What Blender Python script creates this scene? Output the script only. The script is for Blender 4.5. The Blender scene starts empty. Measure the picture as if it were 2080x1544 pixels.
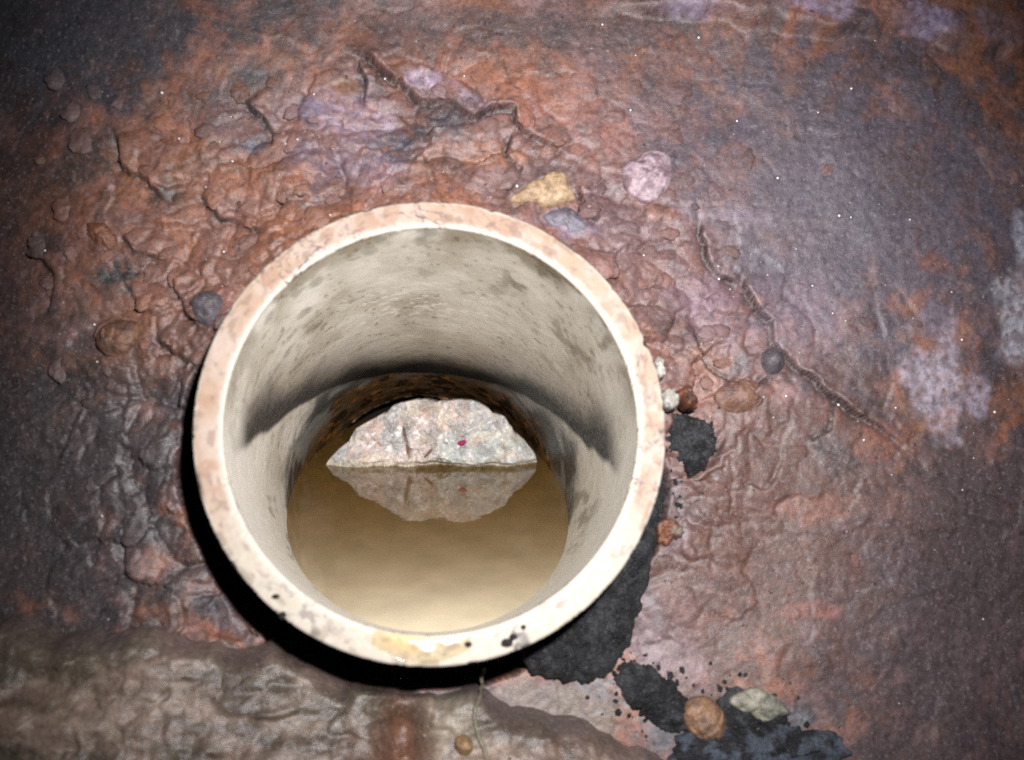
import bpy, math, random
import numpy as np
from mathutils import Matrix, Vector

# ------------------------------------------------------------------ measures
# All modelling is done in millimetres, measured from the lens; the scene is in metres.
F_PX, CX, CY = 2000.0, 1040.0, 772.0          # focal length and centre of the 2080 x 1544 photograph
PITCH = math.radians(12.0)                    # the camera looks 12 degrees down
WATER = 119.2                                 # the water lies this far below the lens (mm)
FW = np.array([0, math.cos(PITCH), -math.sin(PITCH)])
DN = np.array([0, -math.sin(PITCH), -math.cos(PITCH)])
RT = np.array([1.0, 0, 0])
CAM = np.array([0, 0, WATER])

def cam2world(p):
    p = np.asarray(p, float)
    return (CAM + p[..., :1]*RT + p[..., 1:2]*DN + p[..., 2:3]*FW) / 1000.0

# ------------------------------------------------------------------ camera
scene = bpy.context.scene
cd = bpy.data.cameras.new('camera')
cd.sensor_width = 36.0
cd.lens = F_PX/2080*36.0
cd.clip_start = 0.005; cd.clip_end = 20
cd.dof.use_dof = True
cd.dof.focus_distance = 0.335
cd.dof.aperture_fstop = cd.lens/3.0
cam = bpy.data.objects.new('camera', cd)
scene.collection.objects.link(cam)
cam.location = Vector(CAM/1000)
cam.rotation_euler = (math.radians(90)-PITCH, 0, 0)
scene.camera = cam

# ------------------------------------------------------------------ world: almost no light down here
w = bpy.data.worlds.new('World'); scene.world = w; w.use_nodes = True
bg = w.node_tree.nodes['Background']
bg.inputs[0].default_value = (0.75, 0.85, 1.0, 1); bg.inputs[1].default_value = 0.022

# ------------------------------------------------------------------ the camera's flash
fl = bpy.data.lights.new('flash', 'SPOT')
fl.energy = 11.2; fl.color = (1.0, 0.975, 0.975)
fl.shadow_soft_size = 0.006
fl.spot_size = math.radians(80); fl.spot_blend = 1.0
flo = bpy.data.objects.new('flash', fl); scene.collection.objects.link(flo)
FLASH = cam2world([30, -46, 0]); TGT = cam2world([10, -6, 270])
flo.location = Vector(FLASH)
flo.rotation_euler = (Vector(TGT)-Vector(FLASH)).to_track_quat('-Z', 'Y').to_euler()

vs = scene.view_settings
vs.view_transform = 'Standard'; vs.look = 'None'; vs.exposure = 0.0; vs.gamma = 1.0
scene.cycles.use_denoising = False

# ------------------------------------------------------------------ numpy noise
def _h(ix, iy, iz, seed):
    x = (ix.astype(np.int64)*374761393 + iy.astype(np.int64)*668265263 + iz.astype(np.int64)*2147483647 + seed*1274126177) & 0xffffffff
    x = ((x ^ (x >> 13))*1274126177) & 0xffffffff
    x = ((x ^ (x >> 16))*2246822519) & 0xffffffff
    return ((x ^ (x >> 15)) & 0xffffff)/float(0xffffff)
def vn(x, y, z=None, seed=0):
    x = np.asarray(x, float); y = np.asarray(y, float)
    z = np.zeros_like(x) if z is None else np.asarray(z, float)
    ix, iy, iz = np.floor(x), np.floor(y), np.floor(z)
    fx, fy, fz = x-ix, y-iy, z-iz
    fx, fy, fz = [f*f*f*(f*(f*6-15)+10) for f in (fx, fy, fz)]
    r = 0
    flat = not np.any(fz)
    for dz in ((0,) if flat else (0, 1)):
        wz = fz if dz else 1-fz
        for dx in (0, 1):
            wx = fx if dx else 1-fx
            for dy in (0, 1):
                wy = fy if dy else 1-fy
                r = r + wx*wy*wz*_h(ix+dx, iy+dy, iz+dz, seed)
    return r*2-1
def fbm(x, y, z=None, o=4, seed=0, g=.5):
    r, a, n = 0, 1.0, 0
    for k in range(o):
        s = 2.03**k; c, d = math.cos(.6+1.1*k)*s, math.sin(.6+1.1*k)*s
        r = r + a*vn(np.asarray(x)*c-np.asarray(y)*d+k*17.3, np.asarray(x)*d+np.asarray(y)*c-k*9.1, None if z is None else np.asarray(z)*s+k*5.7, seed+k)
        n += a; a *= g
    return r/n
def voro(x, y, seed=0, facet=False):
    """distance to nearest and second cell point, cell hash (and a tilted facet per cell)"""
    ix, iy = np.floor(x), np.floor(y)
    d1 = np.full(x.shape, 9.0); d2 = d1.copy(); cid = np.zeros(x.shape); tl = np.zeros(x.shape)
    for dx in (-1, 0, 1):
        for dy in (-1, 0, 1):
            jx, jy = ix+dx, iy+dy
            z0 = np.zeros_like(jx)
            px = jx+.05+.9*_h(jx, jy, z0, seed); py = jy+.05+.9*_h(jx, jy, z0+1, seed)
            d = np.hypot(px-x, py-y); hh = _h(jx, jy, z0+2, seed)
            m = d < d1
            if facet:
                an = 6.283*_h(jx, jy, z0+3, seed); tl = np.where(m, (x-px)*np.cos(an)+(y-py)*np.sin(an), tl)
            d2 = np.where(m, d1, np.minimum(d2, d)); cid = np.where(m, hh, cid); d1 = np.where(m, d, d1)
    return (d1, d2, cid, tl) if facet else (d1, d2, cid)
def sm(a, b, x):
    t = np.clip((x-a)/(b-a), 0, 1); return t*t*(3-2*t)
def lin(c):
    c = np.asarray(c, float)/255
    return np.where(c <= .04045, c/12.92, ((c+.055)/1.055)**2.4)
def A(r, g, b, k=.55): return lin((r, g, b))*k
def mix(c, d, t): return c*(1-t[..., None])+np.asarray(d)*t[..., None]

# ------------------------------------------------------------------ mesh helpers
def link(o, parent=None):
    scene.collection.objects.link(o)
    if parent is not None: o.parent = parent
    return o
def mesh_np(name, V, Fq, col=None, smooth=True, tris=None):
    """V metres, Fq quads (n,4), tris (m,3)"""
    me = bpy.data.meshes.new(name)
    V = np.asarray(V, np.float32)
    nq = 0 if Fq is None else len(Fq); nt = 0 if tris is None else len(tris)
    loops = np.concatenate(([np.asarray(Fq).ravel()] if nq else []) + ([np.asarray(tris).ravel()] if nt else [])).astype(np.int32)
    tot = np.concatenate([np.full(nq, 4), np.full(nt, 3)]).astype(np.int32)
    st = np.concatenate([[0], np.cumsum(tot)[:-1]]).astype(np.int32)
    me.vertices.add(len(V)); me.vertices.foreach_set('co', V.ravel())
    me.loops.add(len(loops)); me.loops.foreach_set('vertex_index', loops)
    me.polygons.add(nq+nt); me.polygons.foreach_set('loop_start', st); me.polygons.foreach_set('loop_total', tot)
    me.polygons.foreach_set('use_smooth', np.full(nq+nt, smooth))
    me.update(calc_edges=True); me.validate()
    if col is not None:
        a = me.color_attributes.new('Col', 'FLOAT_COLOR', 'POINT')
        c = np.ones((len(V), 4), np.float32); c[:, :3] = np.clip(col, 0.001, 1)
        a.data.foreach_set('color', c.ravel())
    return me
def grid_faces(nu, nv, wrap=False):
    i = np.arange(nu if wrap else nu-1); j = np.arange(nv-1)
    I, J = np.meshgrid(i, j, indexing='ij'); I2 = (I+1) % nu
    return np.stack([I*nv+J, I2*nv+J, I2*nv+J+1, I*nv+J+1], -1).reshape(-1, 4)
def tag(o, label=None, cat=None, kind=None, group=None):
    if label: o['label'] = label
    if cat: o['category'] = cat
    if kind: o['kind'] = kind
    if group: o['group'] = group
    return o

# ------------------------------------------------------------------ materials
def surf_mat(name, color=None, var=.3, vscale=900, rough=(.3, .6), rscale=600, bump=((700, .5, .0006),), spec=.5,
             coat=0, objcol=False, metallic=0, ior=1.45, flecks=(), dull_dark=False, coat_rough=.12):
    m = bpy.data.materials.new(name); m.use_nodes = True
    nt = m.node_tree; N = nt.nodes; L = nt.links
    b = N['Principled BSDF']
    tc = N.new('ShaderNodeTexCoord')
    def noise(scale, detail=4, r=.6):
        n = N.new('ShaderNodeTexNoise'); n.inputs['Scale'].default_value = scale
        n.inputs['Detail'].default_value = detail; n.inputs['Roughness'].default_value = r
        L.new(tc.outputs['Object'], n.inputs['Vector']); return n
    if objcol:
        c = N.new('ShaderNodeObjectInfo').outputs['Color']
    elif color is None:
        a = N.new('ShaderNodeAttribute'); a.attribute_name = 'Col'; c = a.outputs['Color']
    else:
        a = N.new('ShaderNodeRGB'); a.outputs[0].default_value = (*color, 1); c = a.outputs[0]
    n = noise(vscale, 5, .65)
    mr = N.new('ShaderNodeMapRange'); mr.inputs[1].default_value = .3; mr.inputs[2].default_value = .7
    mr.inputs[3].default_value = 1-var; mr.inputs[4].default_value = 1+var
    L.new(n.outputs[0], mr.inputs[0])
    mx = N.new('ShaderNodeVectorMath'); mx.operation = 'SCALE'
    L.new(c, mx.inputs[0]); L.new(mr.outputs[0], mx.inputs['Scale'])
    cur = mx.outputs[0]
    for (fs, lo, hi, fc, amt) in flecks:
        fn = noise(fs, 3, .6); fr = N.new('ShaderNodeMapRange')
        fr.inputs[1].default_value = lo; fr.inputs[2].default_value = hi; fr.inputs[3].default_value = 0; fr.inputs[4].default_value = amt
        L.new(fn.outputs[0], fr.inputs[0])
        mm = N.new('ShaderNodeMix'); mm.data_type = 'RGBA'; mm.inputs[7].default_value = (*fc, 1)
        L.new(fr.outputs[0], mm.inputs[0]); L.new(cur, mm.inputs[6]); cur = mm.outputs[2]
    L.new(cur, b.inputs['Base Color'])
    nr = noise(rscale, 3)
    r = N.new('ShaderNodeMapRange'); r.inputs[1].default_value = .3; r.inputs[2].default_value = .7
    r.inputs[3].default_value = rough[0]; r.inputs[4].default_value = rough[1]
    L.new(nr.outputs[0], r.inputs[0]); L.new(r.outputs[0], b.inputs['Roughness'])
    prev = None
    for (s, st, d) in bump:
        nb = noise(s, 5, .65)
        bp = N.new('ShaderNodeBump'); bp.inputs['Strength'].default_value = st; bp.inputs['Distance'].default_value = d
        L.new(nb.outputs[0], bp.inputs['Height'])
        if prev: L.new(prev.outputs[0], bp.inputs['Normal'])
        prev = bp
    if prev:
        L.new(prev.outputs[0], b.inputs['Normal']); L.new(prev.outputs[0], b.inputs['Coat Normal'])
    b.inputs['Specular IOR Level'].default_value = spec
    if dull_dark:
        lm = N.new('ShaderNodeMapRange'); lm.inputs[1].default_value = .0; lm.inputs[2].default_value = .25
        lm.inputs[3].default_value = .03; lm.inputs[4].default_value = spec
        L.new(mx.outputs[0], lm.inputs[0]); L.new(lm.outputs[0], b.inputs['Specular IOR Level'])
    b.inputs['Coat Weight'].default_value = coat; b.inputs['Coat Roughness'].default_value = coat_rough
    b.inputs['Metallic'].default_value = metallic; b.inputs['IOR'].default_value = ior
    return m

FL = ((900, .58, .66, (.17, .135, .15), .4), (1500, .60, .66, (.02, .013, .011), .6), (380, .60, .68, (.045, .035, .035), .5), (2600, .62, .70, (.24, .20, .22), .35))
M_wall = surf_mat('wet_rock', var=.42, vscale=480, rough=(.36, .6), bump=((2600, .45, .0003), (1200, .3, .0005)), spec=.5, flecks=FL, coat=.14, coat_rough=.45)
M_ledge = surf_mat('wet_silt', var=.36, vscale=400, rough=(.24, .5), bump=((2000, .4, .0004), (600, .35, .0009)), spec=.5, flecks=FL[:3])
M_stone = surf_mat('embedded_stone', var=.45, vscale=480, rough=(.42, .75), bump=((2400, .6, .0004), (900, .7, .001)), objcol=True, flecks=FL[:2])
M_thing = surf_mat('stone_surface', var=.35, vscale=700, rough=(.34, .6), bump=((2200, .5, .0004), (900, .4, .0008)), spec=.45)
M_pipe = surf_mat('old_plastic_pipe', var=.07, vscale=500, rough=(.22, .42), bump=((1100, .15, .0003), (300, .1, .0006)), spec=.5, dull_dark=True)
M_rim = surf_mat('sawn_plastic', var=.06, vscale=900, rough=(.4, .6), bump=((1400, .15, .0003),), spec=.4)
M_rock = surf_mat('pale_granular_rock', var=.2, vscale=900, rough=(.3, .55), bump=((2200, .6, .0005), (800, .6, .0012)), spec=.5,
                  flecks=((1100, .60, .68, (.36, .31, .29), .35), (1500, .58, .68, (.85, .83, .81), .35)))
M_tar = surf_mat('black_tar', var=.6, vscale=1500, rough=(.5, .8), bump=((2600, .9, .0006), (1200, .7, .001)), spec=.3, flecks=((1700, .6, .68, (.09, .09, .1), .7),))
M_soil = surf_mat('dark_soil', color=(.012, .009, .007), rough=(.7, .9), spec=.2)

# murky water: opaque silt suspension under a smooth reflecting surface
M_water = bpy.data.materials.new('murky_water'); M_water.use_nodes = True
b = M_water.node_tree.nodes['Principled BSDF']
nt = M_water.node_tree
tc = nt.nodes.new('ShaderNodeTexCoord')
nz = nt.nodes.new('ShaderNodeTexNoise'); nz.inputs['Scale'].default_value = 70; nz.inputs['Detail'].default_value = 6
at = nt.nodes.new('ShaderNodeAttribute'); at.attribute_name = 'Col'      # paler where the water is shallow over the white pipe
mr = nt.nodes.new('ShaderNodeMapRange'); mr.inputs[3].default_value = .72; mr.inputs[4].default_value = 1.28
mv = nt.nodes.new('ShaderNodeVectorMath'); mv.operation = 'SCALE'
nt.links.new(tc.outputs['Object'], nz.inputs['Vector']); nt.links.new(nz.outputs[0], mr.inputs[0])
nt.links.new(at.outputs['Color'], mv.inputs[0]); nt.links.new(mr.outputs[0], mv.inputs['Scale'])
nt.links.new(mv.outputs[0], b.inputs['Base Color'])
b.inputs['Roughness'].default_value = .03; b.inputs['IOR'].default_value = 1.8
_n = nt.nodes.new('ShaderNodeTexNoise'); _n.inputs['Scale'].default_value = 90; _n.inputs['Detail'].default_value = 2
_b = nt.nodes.new('ShaderNodeBump'); _b.inputs['Strength'].default_value = .06; _b.inputs['Distance'].default_value = .001
nt.links.new(tc.outputs['Object'], _n.inputs['Vector']); nt.links.new(_n.outputs[0], _b.inputs['Height']); nt.links.new(_b.outputs[0], b.inputs['Normal'])

M_clear = bpy.data.materials.new('clear_water'); M_clear.use_nodes = True
nt = M_clear.node_tree; nt.nodes.clear()
_o = nt.nodes.new('ShaderNodeOutputMaterial'); _m = nt.nodes.new('ShaderNodeMixShader'); _t = nt.nodes.new('ShaderNodeBsdfTransparent'); _g = nt.nodes.new('ShaderNodeBsdfGlossy')
_g.inputs['Roughness'].default_value = .42; _m.inputs[0].default_value = .22
nt.links.new(_t.outputs[0], _m.inputs[1]); nt.links.new(_g.outputs[0], _m.inputs[2]); nt.links.new(_m.outputs[0], _o.inputs[0])
M_yellow = bpy.data.materials.new('yellowish_water'); M_yellow.use_nodes = True
nt = M_yellow.node_tree; nt.nodes.clear()
_o = nt.nodes.new('ShaderNodeOutputMaterial'); _m = nt.nodes.new('ShaderNodeMixShader'); _t = nt.nodes.new('ShaderNodeBsdfTransparent'); _g = nt.nodes.new('ShaderNodeBsdfGlossy')
_t.inputs[0].default_value = (.97, .93, .83, 1)
_g.inputs['Roughness'].default_value = .1; _m.inputs[0].default_value = .06
nt.links.new(_t.outputs[0], _m.inputs[1]); nt.links.new(_g.outputs[0], _m.inputs[2]); nt.links.new(_m.outputs[0], _o.inputs[0])

# ------------------------------------------------------------------ the pipe's frame
R0, R1 = 58.5, 51.15                              # four-inch pipe: outer and inner radius
C = np.array([-19.2, 10.35, 244.09])                # centre of the cut end, camera mm
AX = np.array([-.100, .232, 1.0]); AX /= np.linalg.norm(AX)     # into the pipe
U = np.cross([0, 1, 0], AX); U /= np.linalg.norm(U)             # right
UP = -np.cross(AX, U)                                            # up
def P2C(u, v, h):                                 # pipe frame (right, up, out) -> camera mm
    u, v, h = [np.asarray(q, float)[..., None] for q in (u, v, h)]
    return C + u*U + v*UP - h*AX
def P2W(u, v, h): return cam2world(P2C(u, v, h))
def PX(px, py, h):                                # photograph point on the plane h -> (u, v)
    d = np.stack([(np.asarray(px, float)-CX)/F_PX, (np.asarray(py, float)-CY)/F_PX, np.ones(np.shape(px))], -1)
    t = (C@AX - h)/(d@AX)
    q = d*t[..., None]-C
    return q@U, q@UP
PIPE_M = Matrix((tuple(np.append(P2W(1000, 0, 0)-P2W(0, 0, 0), 0)), tuple(np.append(P2W(0, 1000, 0)-P2W(0, 0, 0), 0)),
                 tuple(np.append(P2W(0, 0, 1000)-P2W(0, 0, 0), 0)), (0, 0, 0, 1))).transposed()
PIPE_M.translation = Vector(P2W(0, 0, 0))
def pipe_local(u, v, h): return np.stack([u, v, h], -1)/1000.0

# ------------------------------------------------------------------ wall: relief in the pipe's frame
def h_base(u, v): return -27 + .09*v + .02*u - .0035*np.clip(-55-u, 0, 99)**2 - .001*np.clip(u-90, 0, 99)**2
def PXW(px, py):
    px = np.asarray(px, float); py = np.asarray(py, float)
    h = np.full(px.shape, -25.0)
    for _ in range(4):
        d = np.stack([(px-CX)/F_PX, (py-CY)/F_PX, np.ones(px.shape)], -1)
        t = (C@AX - h)/(d@AX); q = d*t[..., None]-C
        u, v = q@U, q@UP
        h = h_base(u, v)
    return u, v
def poly_dist(u, v, pts):
    """distance to a polyline, side sign, position along"""
    pu, pv = PXW(np.array([p[0] for p in pts]), np.array([p[1] for p in pts]))
    D = np.full(u.shape, 1e9); S = np.zeros(u.shape); T = np.zeros(u.shape); n = len(pts)-1
    for k in range(n):
        ax, ay, bx, by = pu[k], pv[k], pu[k+1], pv[k+1]
        L2 = (bx-ax)**2+(by-ay)**2
        t = np.clip(((u-ax)*(bx-ax)+(v-ay)*(by-ay))/L2, 0, 1)
        d = np.hypot(u-ax-t*(bx-ax), v-ay-t*(by-ay))
        s = np.sign((bx-ax)*(v-ay)-(by-ay)*(u-ax))
        m = d < D
        D = np.where(m, d, D); S = np.where(m, s, S); T = np.where(m, (k+t)/n, T)
    return D, S, T
CRACKS = [  # points in the photograph, depth, width, step of the side to the left of travel
    ([(700, 95), (735, 115), (780, 140), (820, 175), (850, 203), (905, 200), (960, 245), (1000, 222), (1040, 226), (1052, 268), (1100, 292), (1165, 327)], 3.4, .5, 2.0),
    ([(1505, 560), (1516, 590), (1534, 625), (1562, 652), (1572, 695), (1640, 762), (1720, 830), (1782, 862), (1870, 940)], 3.0, .42, 1.2),
    ([(232, 270), (245, 340), (300, 365), (330, 405)], 2.6, .9, 1.2),
    ([(495, 200), (530, 237), (552, 262), (548, 290)], 2.4, .8, 1.2),
    ([(345, 560), (362, 600), (382, 642), (415, 672)], 3.0, 1.0, 1.6),
    ([(1420, 450), (1428, 525), (1460, 560), (1508, 578)], 2.0, .7, .9),
    ([(1165, 385), (1185, 443), (1215, 462)], 2.4, .9, .9),
    ([(245, 475), (270, 510), (325, 522)], 1.8, .7, .8),
    ([(315, 690), (355, 722), (385, 737)], 2.5, .9, 1.3),
    ([(1400, 660), (1432, 730), (1470, 770), (1530, 790), (1560, 760)], 1.8, .8, -1.0),
    ([(720, 115), (742, 165), (735, 215)], 1.8, .8, .7),
    ([(1035, 270), (1030, 320), (1060, 345), (1020, 410)], 1.7, .8, .7),
    ([(400, 385), (450, 440), (540, 470)], 1.3, .8, .6),
    ([(1700, 800), (1690, 870), (1640, 900)], 1.0, .8, .4),
    ([(60, 500), (110, 560), (100, 640)], 1.6, 1.0, .7),
]
LIP = [(1180, 40), (1340, 36), (1450, 50), (1560, 62), (1640, 82), (1700, 92), (1790, 80), (1860, 78), (1960, 110), (2080, 122), (2300, 140)]

def hole_radius(ang):
    """edge of the ragged opening round the pipe; ang 0 = right, 90 = up"""
    a = np.degrees(ang) % 360
    k = [(0, 63), (12, 60), (25, 58.8), (60, 58.4), (120, 58.4), (140, 58.6), (157, 59.5), (163, 66), (185, 68), (215, 68), (250, 67), (285, 66), (310, 67), (335, 68), (350, 67), (360, 63)]
    r = np.interp(a, [q[0] for q in k], [q[1] for q in k])
    return r + .8*vn(np.cos(ang)*7, np.sin(ang)*7, None, 71) + .4*vn(np.cos(ang)*20, np.sin(ang)*20, None, 72)
def h_wall(u, v, full=False):
    h = h_base(u, v)
    wu = u + 6*fbm(u/21, v/21, None, 3, 5); wv = v + 6*fbm(u/21, v/21, None, 3, 9)
    h = h + 3.6*fbm(u/70, v/70, None, 3, 1)
    rr0 = np.hypot(u+8, v-6)
    calm = np.clip(.1 + 1.0*sm(118, 70, rr0+12*fbm(u/30, v/30, None, 2, 19))*sm(-70, -20, v+.35*np.abs(u)) + .12*sm(60, 20, np.abs(u-85))*sm(60, 20, np.abs(v)), .1, 1.1)   # smoother to the sides
    su = wu + .9*fbm(u/3.5, v/3.5, None, 3, 16); sv = wv + .9*fbm(u/3.5, v/3.5, None, 3, 17)
    d1, d2, cid, tl = voro(su/17, sv/13, 3, True)
    h = h + calm*(1.5*(cid-.5) + 2.6*tl + .5*sm(0, .25, d2-d1))
    d1b, d2b, cidb, tlb = voro(su/6.5+40, sv/5.2, 4, True)
    h = h + calm*(.5*(cidb-.5) + .75*tlb + .25*sm(0, .3, d2b-d1b))
    d1c, d2c, cidc, tlc = voro(su/2.7+80, sv/2.7, 6, True)
    h = h + (.06+.2*calm)*(.5*(cidc-.5) + .9*tlc)
    h = h + calm*1.3*fbm(wu/11, wv/11, None, 3, 12) + .16*fbm(u/2.4, v/2.4, None, 3, 22)
    wd = .9*fbm(u/5, v/5, None, 3, 55) + .3*fbm(u/2.2, v/2.2, None, 2, 56)
    crk = np.zeros_like(h)
    for pts, dep, wid, st in CRACKS:
        D, S, T = poly_dist(u+wd, v+wd*.7, pts)
        tap = sm(0, .12, T)*sm(1, .85, T)*.85+.15
        vary = .75+.6*sm(-.3, .4, vn(T*9+dep, T*0, None, 59))
        up_ = S*np.sign(st) > 0                                # one side stands proud, the other drops away to it
        h = h + abs(st)*1.2*tap*vary*np.where(up_, np.exp(-D/7), 0) - .62*dep*tap*vary*np.where(up_, np.exp(-(D/.4)**2), np.exp(-D/1.9))
        crk = np.maximum(crk, np.where(up_, np.exp(-(D/.5)**2), np.exp(-(D/1.1)**2))*tap*np.clip(vary, 0, 1))
    D, S, T = poly_dist(u+2.2*fbm(u/9, v/9, None, 3, 57), v+2.2*fbm(u/9, v/9, None, 3, 58), LIP)
    on = sm(0, .12, T)*sm(-20, 10, u)
    up = np.where(S > 0, 1, 0)*sm(0, 4.5, D)
    h = h + on*4.5*up
    r = np.hypot(u, v); ang = np.arctan2(v, u)
    near = np.exp(-np.clip(r-58.5, 0, 99)/9)*sm(-10, 40, v)
    h = h + near*np.clip(-5-h, -2, 18)*.55               # rock packed against the top of the pipe
    hole = sm(.7, -.9, r-hole_radius(ang))
    h = np.where(r > 58.7, h, h-2) - 40*hole
    if full: return h, crk, cid, cidb, calm, wu, wv
    return h

ug = np.arange(-172, 214, .56); vg = np.arange(-132, 172, .56)
UU, VV = np.meshgrid(ug, vg, indexing='ij')
HH, crk, cid, cidb, calm, wu, wv = h_wall(UU, VV, True)

# ---- colour of the rock itself: rust, mauve and slate, blotched with mineral stains
rust = A(142, 92, 70); mauve = A(122, 94, 92); dark = A(76, 60, 56); slate = A(72, 72, 80); grey = A(98, 88, 90); lilac = A(168, 146, 166)
amber = A(144, 102, 72)
n1 = fbm(wu/26, wv/26, None, 4, 31); n2 = fbm(wu/11, wv/11, None, 4, 37); n3 = fbm(UU/5, VV/5, None, 4, 41); n4 = fbm(wu/16, wv/16, None, 4, 47)
col = np.broadcast_to(rust, UU.shape+(3,)).copy()
col = mix(col, mauve, sm(-.15, .35, n1))
col = mix(col, dark, .75*sm(.0, .4, n2))
col = mix(col, slate, .7*sm(.2, .42, n4))
col = mix(col, amber, .55*sm(.18, .4, -n2)*sm(-.1, .3, -n1+.2))
col = mix(col, mauve*1.25, .5*sm(.1, .45, n3))
col = mix(col, dark, .4*sm(.15, .5, -n3))
col = col*(.8+.4*cid[..., None])*(.86+.28*cidb[..., None])
n5 = fbm(UU/1.7, VV/1.7, None, 3, 44)
def patch(px, py, rx, ry, c, a=1., rot=0, soft=.8, rag=.7):
    global col
    u0, v0 = PXW(np.array([px]), np.array([py])); k = .133
    du, dv = UU-u0, VV-v0
    cr_, sr_ = math.cos(math.radians(rot)), math.sin(math.radians(rot))
    x = (du*cr_+dv*sr_)/(rx*k); y = (-du*sr_+dv*cr_)/(ry*k)
    d = np.hypot(x, y)+rag*fbm(UU/6, VV/6, None, 4, int(px+py))+.5*rag*n3
    col = mix(col, c, a*((.45+.55*sm(-.25, .2, n5+.4*n3)) if soft < 1 else 1)*sm(1+soft/2, 1-soft/2, d))
# broad zones
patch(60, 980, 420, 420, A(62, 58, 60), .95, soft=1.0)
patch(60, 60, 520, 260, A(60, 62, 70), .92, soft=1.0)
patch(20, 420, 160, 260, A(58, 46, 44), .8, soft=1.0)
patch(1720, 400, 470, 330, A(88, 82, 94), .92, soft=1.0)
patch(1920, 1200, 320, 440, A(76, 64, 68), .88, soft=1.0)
patch(1500, 1050, 280, 300, A(94, 66, 58), .9, soft=1.0)
patch(1180, 250, 190, 90, A(142, 94, 82), .7, soft=.9)
patch(1450, 150, 200, 110, A(92, 80, 86), .6, soft=.9)
patch(900, 70, 300, 70, A(100, 72, 64), .6, soft=.9)
patch(1150, 60, 300, 50, A(76, 68, 72), .6, soft=.9)
patch(560, 480, 460, 260, A(150, 98, 74), .5, soft=1.0)
patch(1330, 620, 200, 300, A(136, 92, 80), .4, soft=1.0)
patch(1120, 1450, 150, 60, A(122, 110, 100), .9, soft=1.0)
# slate and black stains
for a in [(490, 290, 45, 20, A(62, 72, 92), .9, 15), (240, 560, 55, 36, A(42, 46, 48), .95), (620, 225, 45, 30, A(78, 78, 98), .8),
          (800, 300, 42, 36, A(60, 70, 86), .85), (870, 265, 36, 28, A(64, 66, 76), .85), (330, 395, 26, 32, A(64, 58, 56), .8, -50),
          (515, 225, 40, 14, A(60, 64, 72), .85, -45), (690, 320, 90, 50, A(120, 104, 118), .7), (640, 400, 60, 30, A(84, 84, 92), .6),
          (740, 180, 50, 26, A(70, 62, 68), .7), (490, 500, 12, 10, A(70, 110, 120), .9), (1350, 310, 60, 30, A(74, 60, 66), .7),
          (1545, 655, 26, 18, A(60, 70, 78), .9), (1720, 910, 70, 46, A(70, 66, 68), .85), (1440, 905, 30, 26, A(60, 52, 54), .8),
          (1390, 700, 60, 40, A(66, 56, 58), .75, -40), (430, 700, 50, 60, A(80, 58, 50), .6), (120, 120, 120, 60, A(60, 66, 74), .6),
          (180, 330, 60, 70, A(56, 54, 52), .7), (900, 340, 40, 26, A(70, 62, 60), .7), (1830, 350, 60, 70, A(88, 66, 58), .5),
          (1560, 480, 90, 60, A(98, 86, 92), .6), (1650, 250, 100, 50, A(84, 78, 86), .5), (530, 160, 30, 20, A(66, 66, 66), .6),
          (120, 760, 100, 50, A(50, 48, 46), .7), (1960, 1100, 100, 160, A(62, 54, 54), .5)]:
    patch(*a[:6], rot=a[6] if len(a) > 6 else 0)
# lilac and chalky blooms
for a in [(720, 230, 100, 44, A(142, 124, 146), .7), (865, 165, 46, 24, A(176, 158, 180), .85, -15), (760, 350, 60, 34, A(138, 118, 134), .6),
          (950, 200, 60, 14, A(160, 140, 158), .6, -40), (1600, 640, 120, 90, A(124, 100, 112), .55), (1420, 610, 60, 70, A(138, 112, 128), .6),
          (1905, 770, 66, 105, A(172, 162, 176), .9, 8), (2060, 660, 56, 100, A(180, 176, 188), .9), (1985, 800, 26, 50, A(160, 150, 168), .8),
          (1900, 650, 40, 40, A(130, 116, 132), .6), (2070, 500, 20, 60, A(170, 172, 190), .8), (1400, 22, 80, 18, A(150, 134, 156), .8),
          (1660, 25, 80, 32, A(158, 142, 166), .8), (1870, 50, 90, 34, A(150, 136, 168), .75), (2010, 70, 70, 40, A(140, 116, 128), .7),
          (1510, 450, 80, 30, A(136, 122, 136), .5), (1350, 1330, 90, 55, A(142, 118, 122), .8, -30), (1300, 1260, 30, 90, A(140, 124, 128), .8, 20),
          (1370, 1020, 26, 80, A(130, 118, 124), .6), (1150, 460, 50, 30, A(132, 124, 150), .8), (1240, 520, 50, 60, A(136, 108, 108), .5)]:
    patch(*a[:6], rot=a[6] if len(a) > 6 else 0)
for a in [(1240, 1400, 60, 26, A(120, 122, 128), .8, -20), (1330, 1470, 26, 60, A(112, 116, 124), .7, 40), (1310, 1180, 14, 110, A(128, 122, 126), .7, 18), (1500, 1480, 160, 40, A(92, 98, 106), .8, 0)]:
    patch(*a[:6], rot=a[6])
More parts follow.
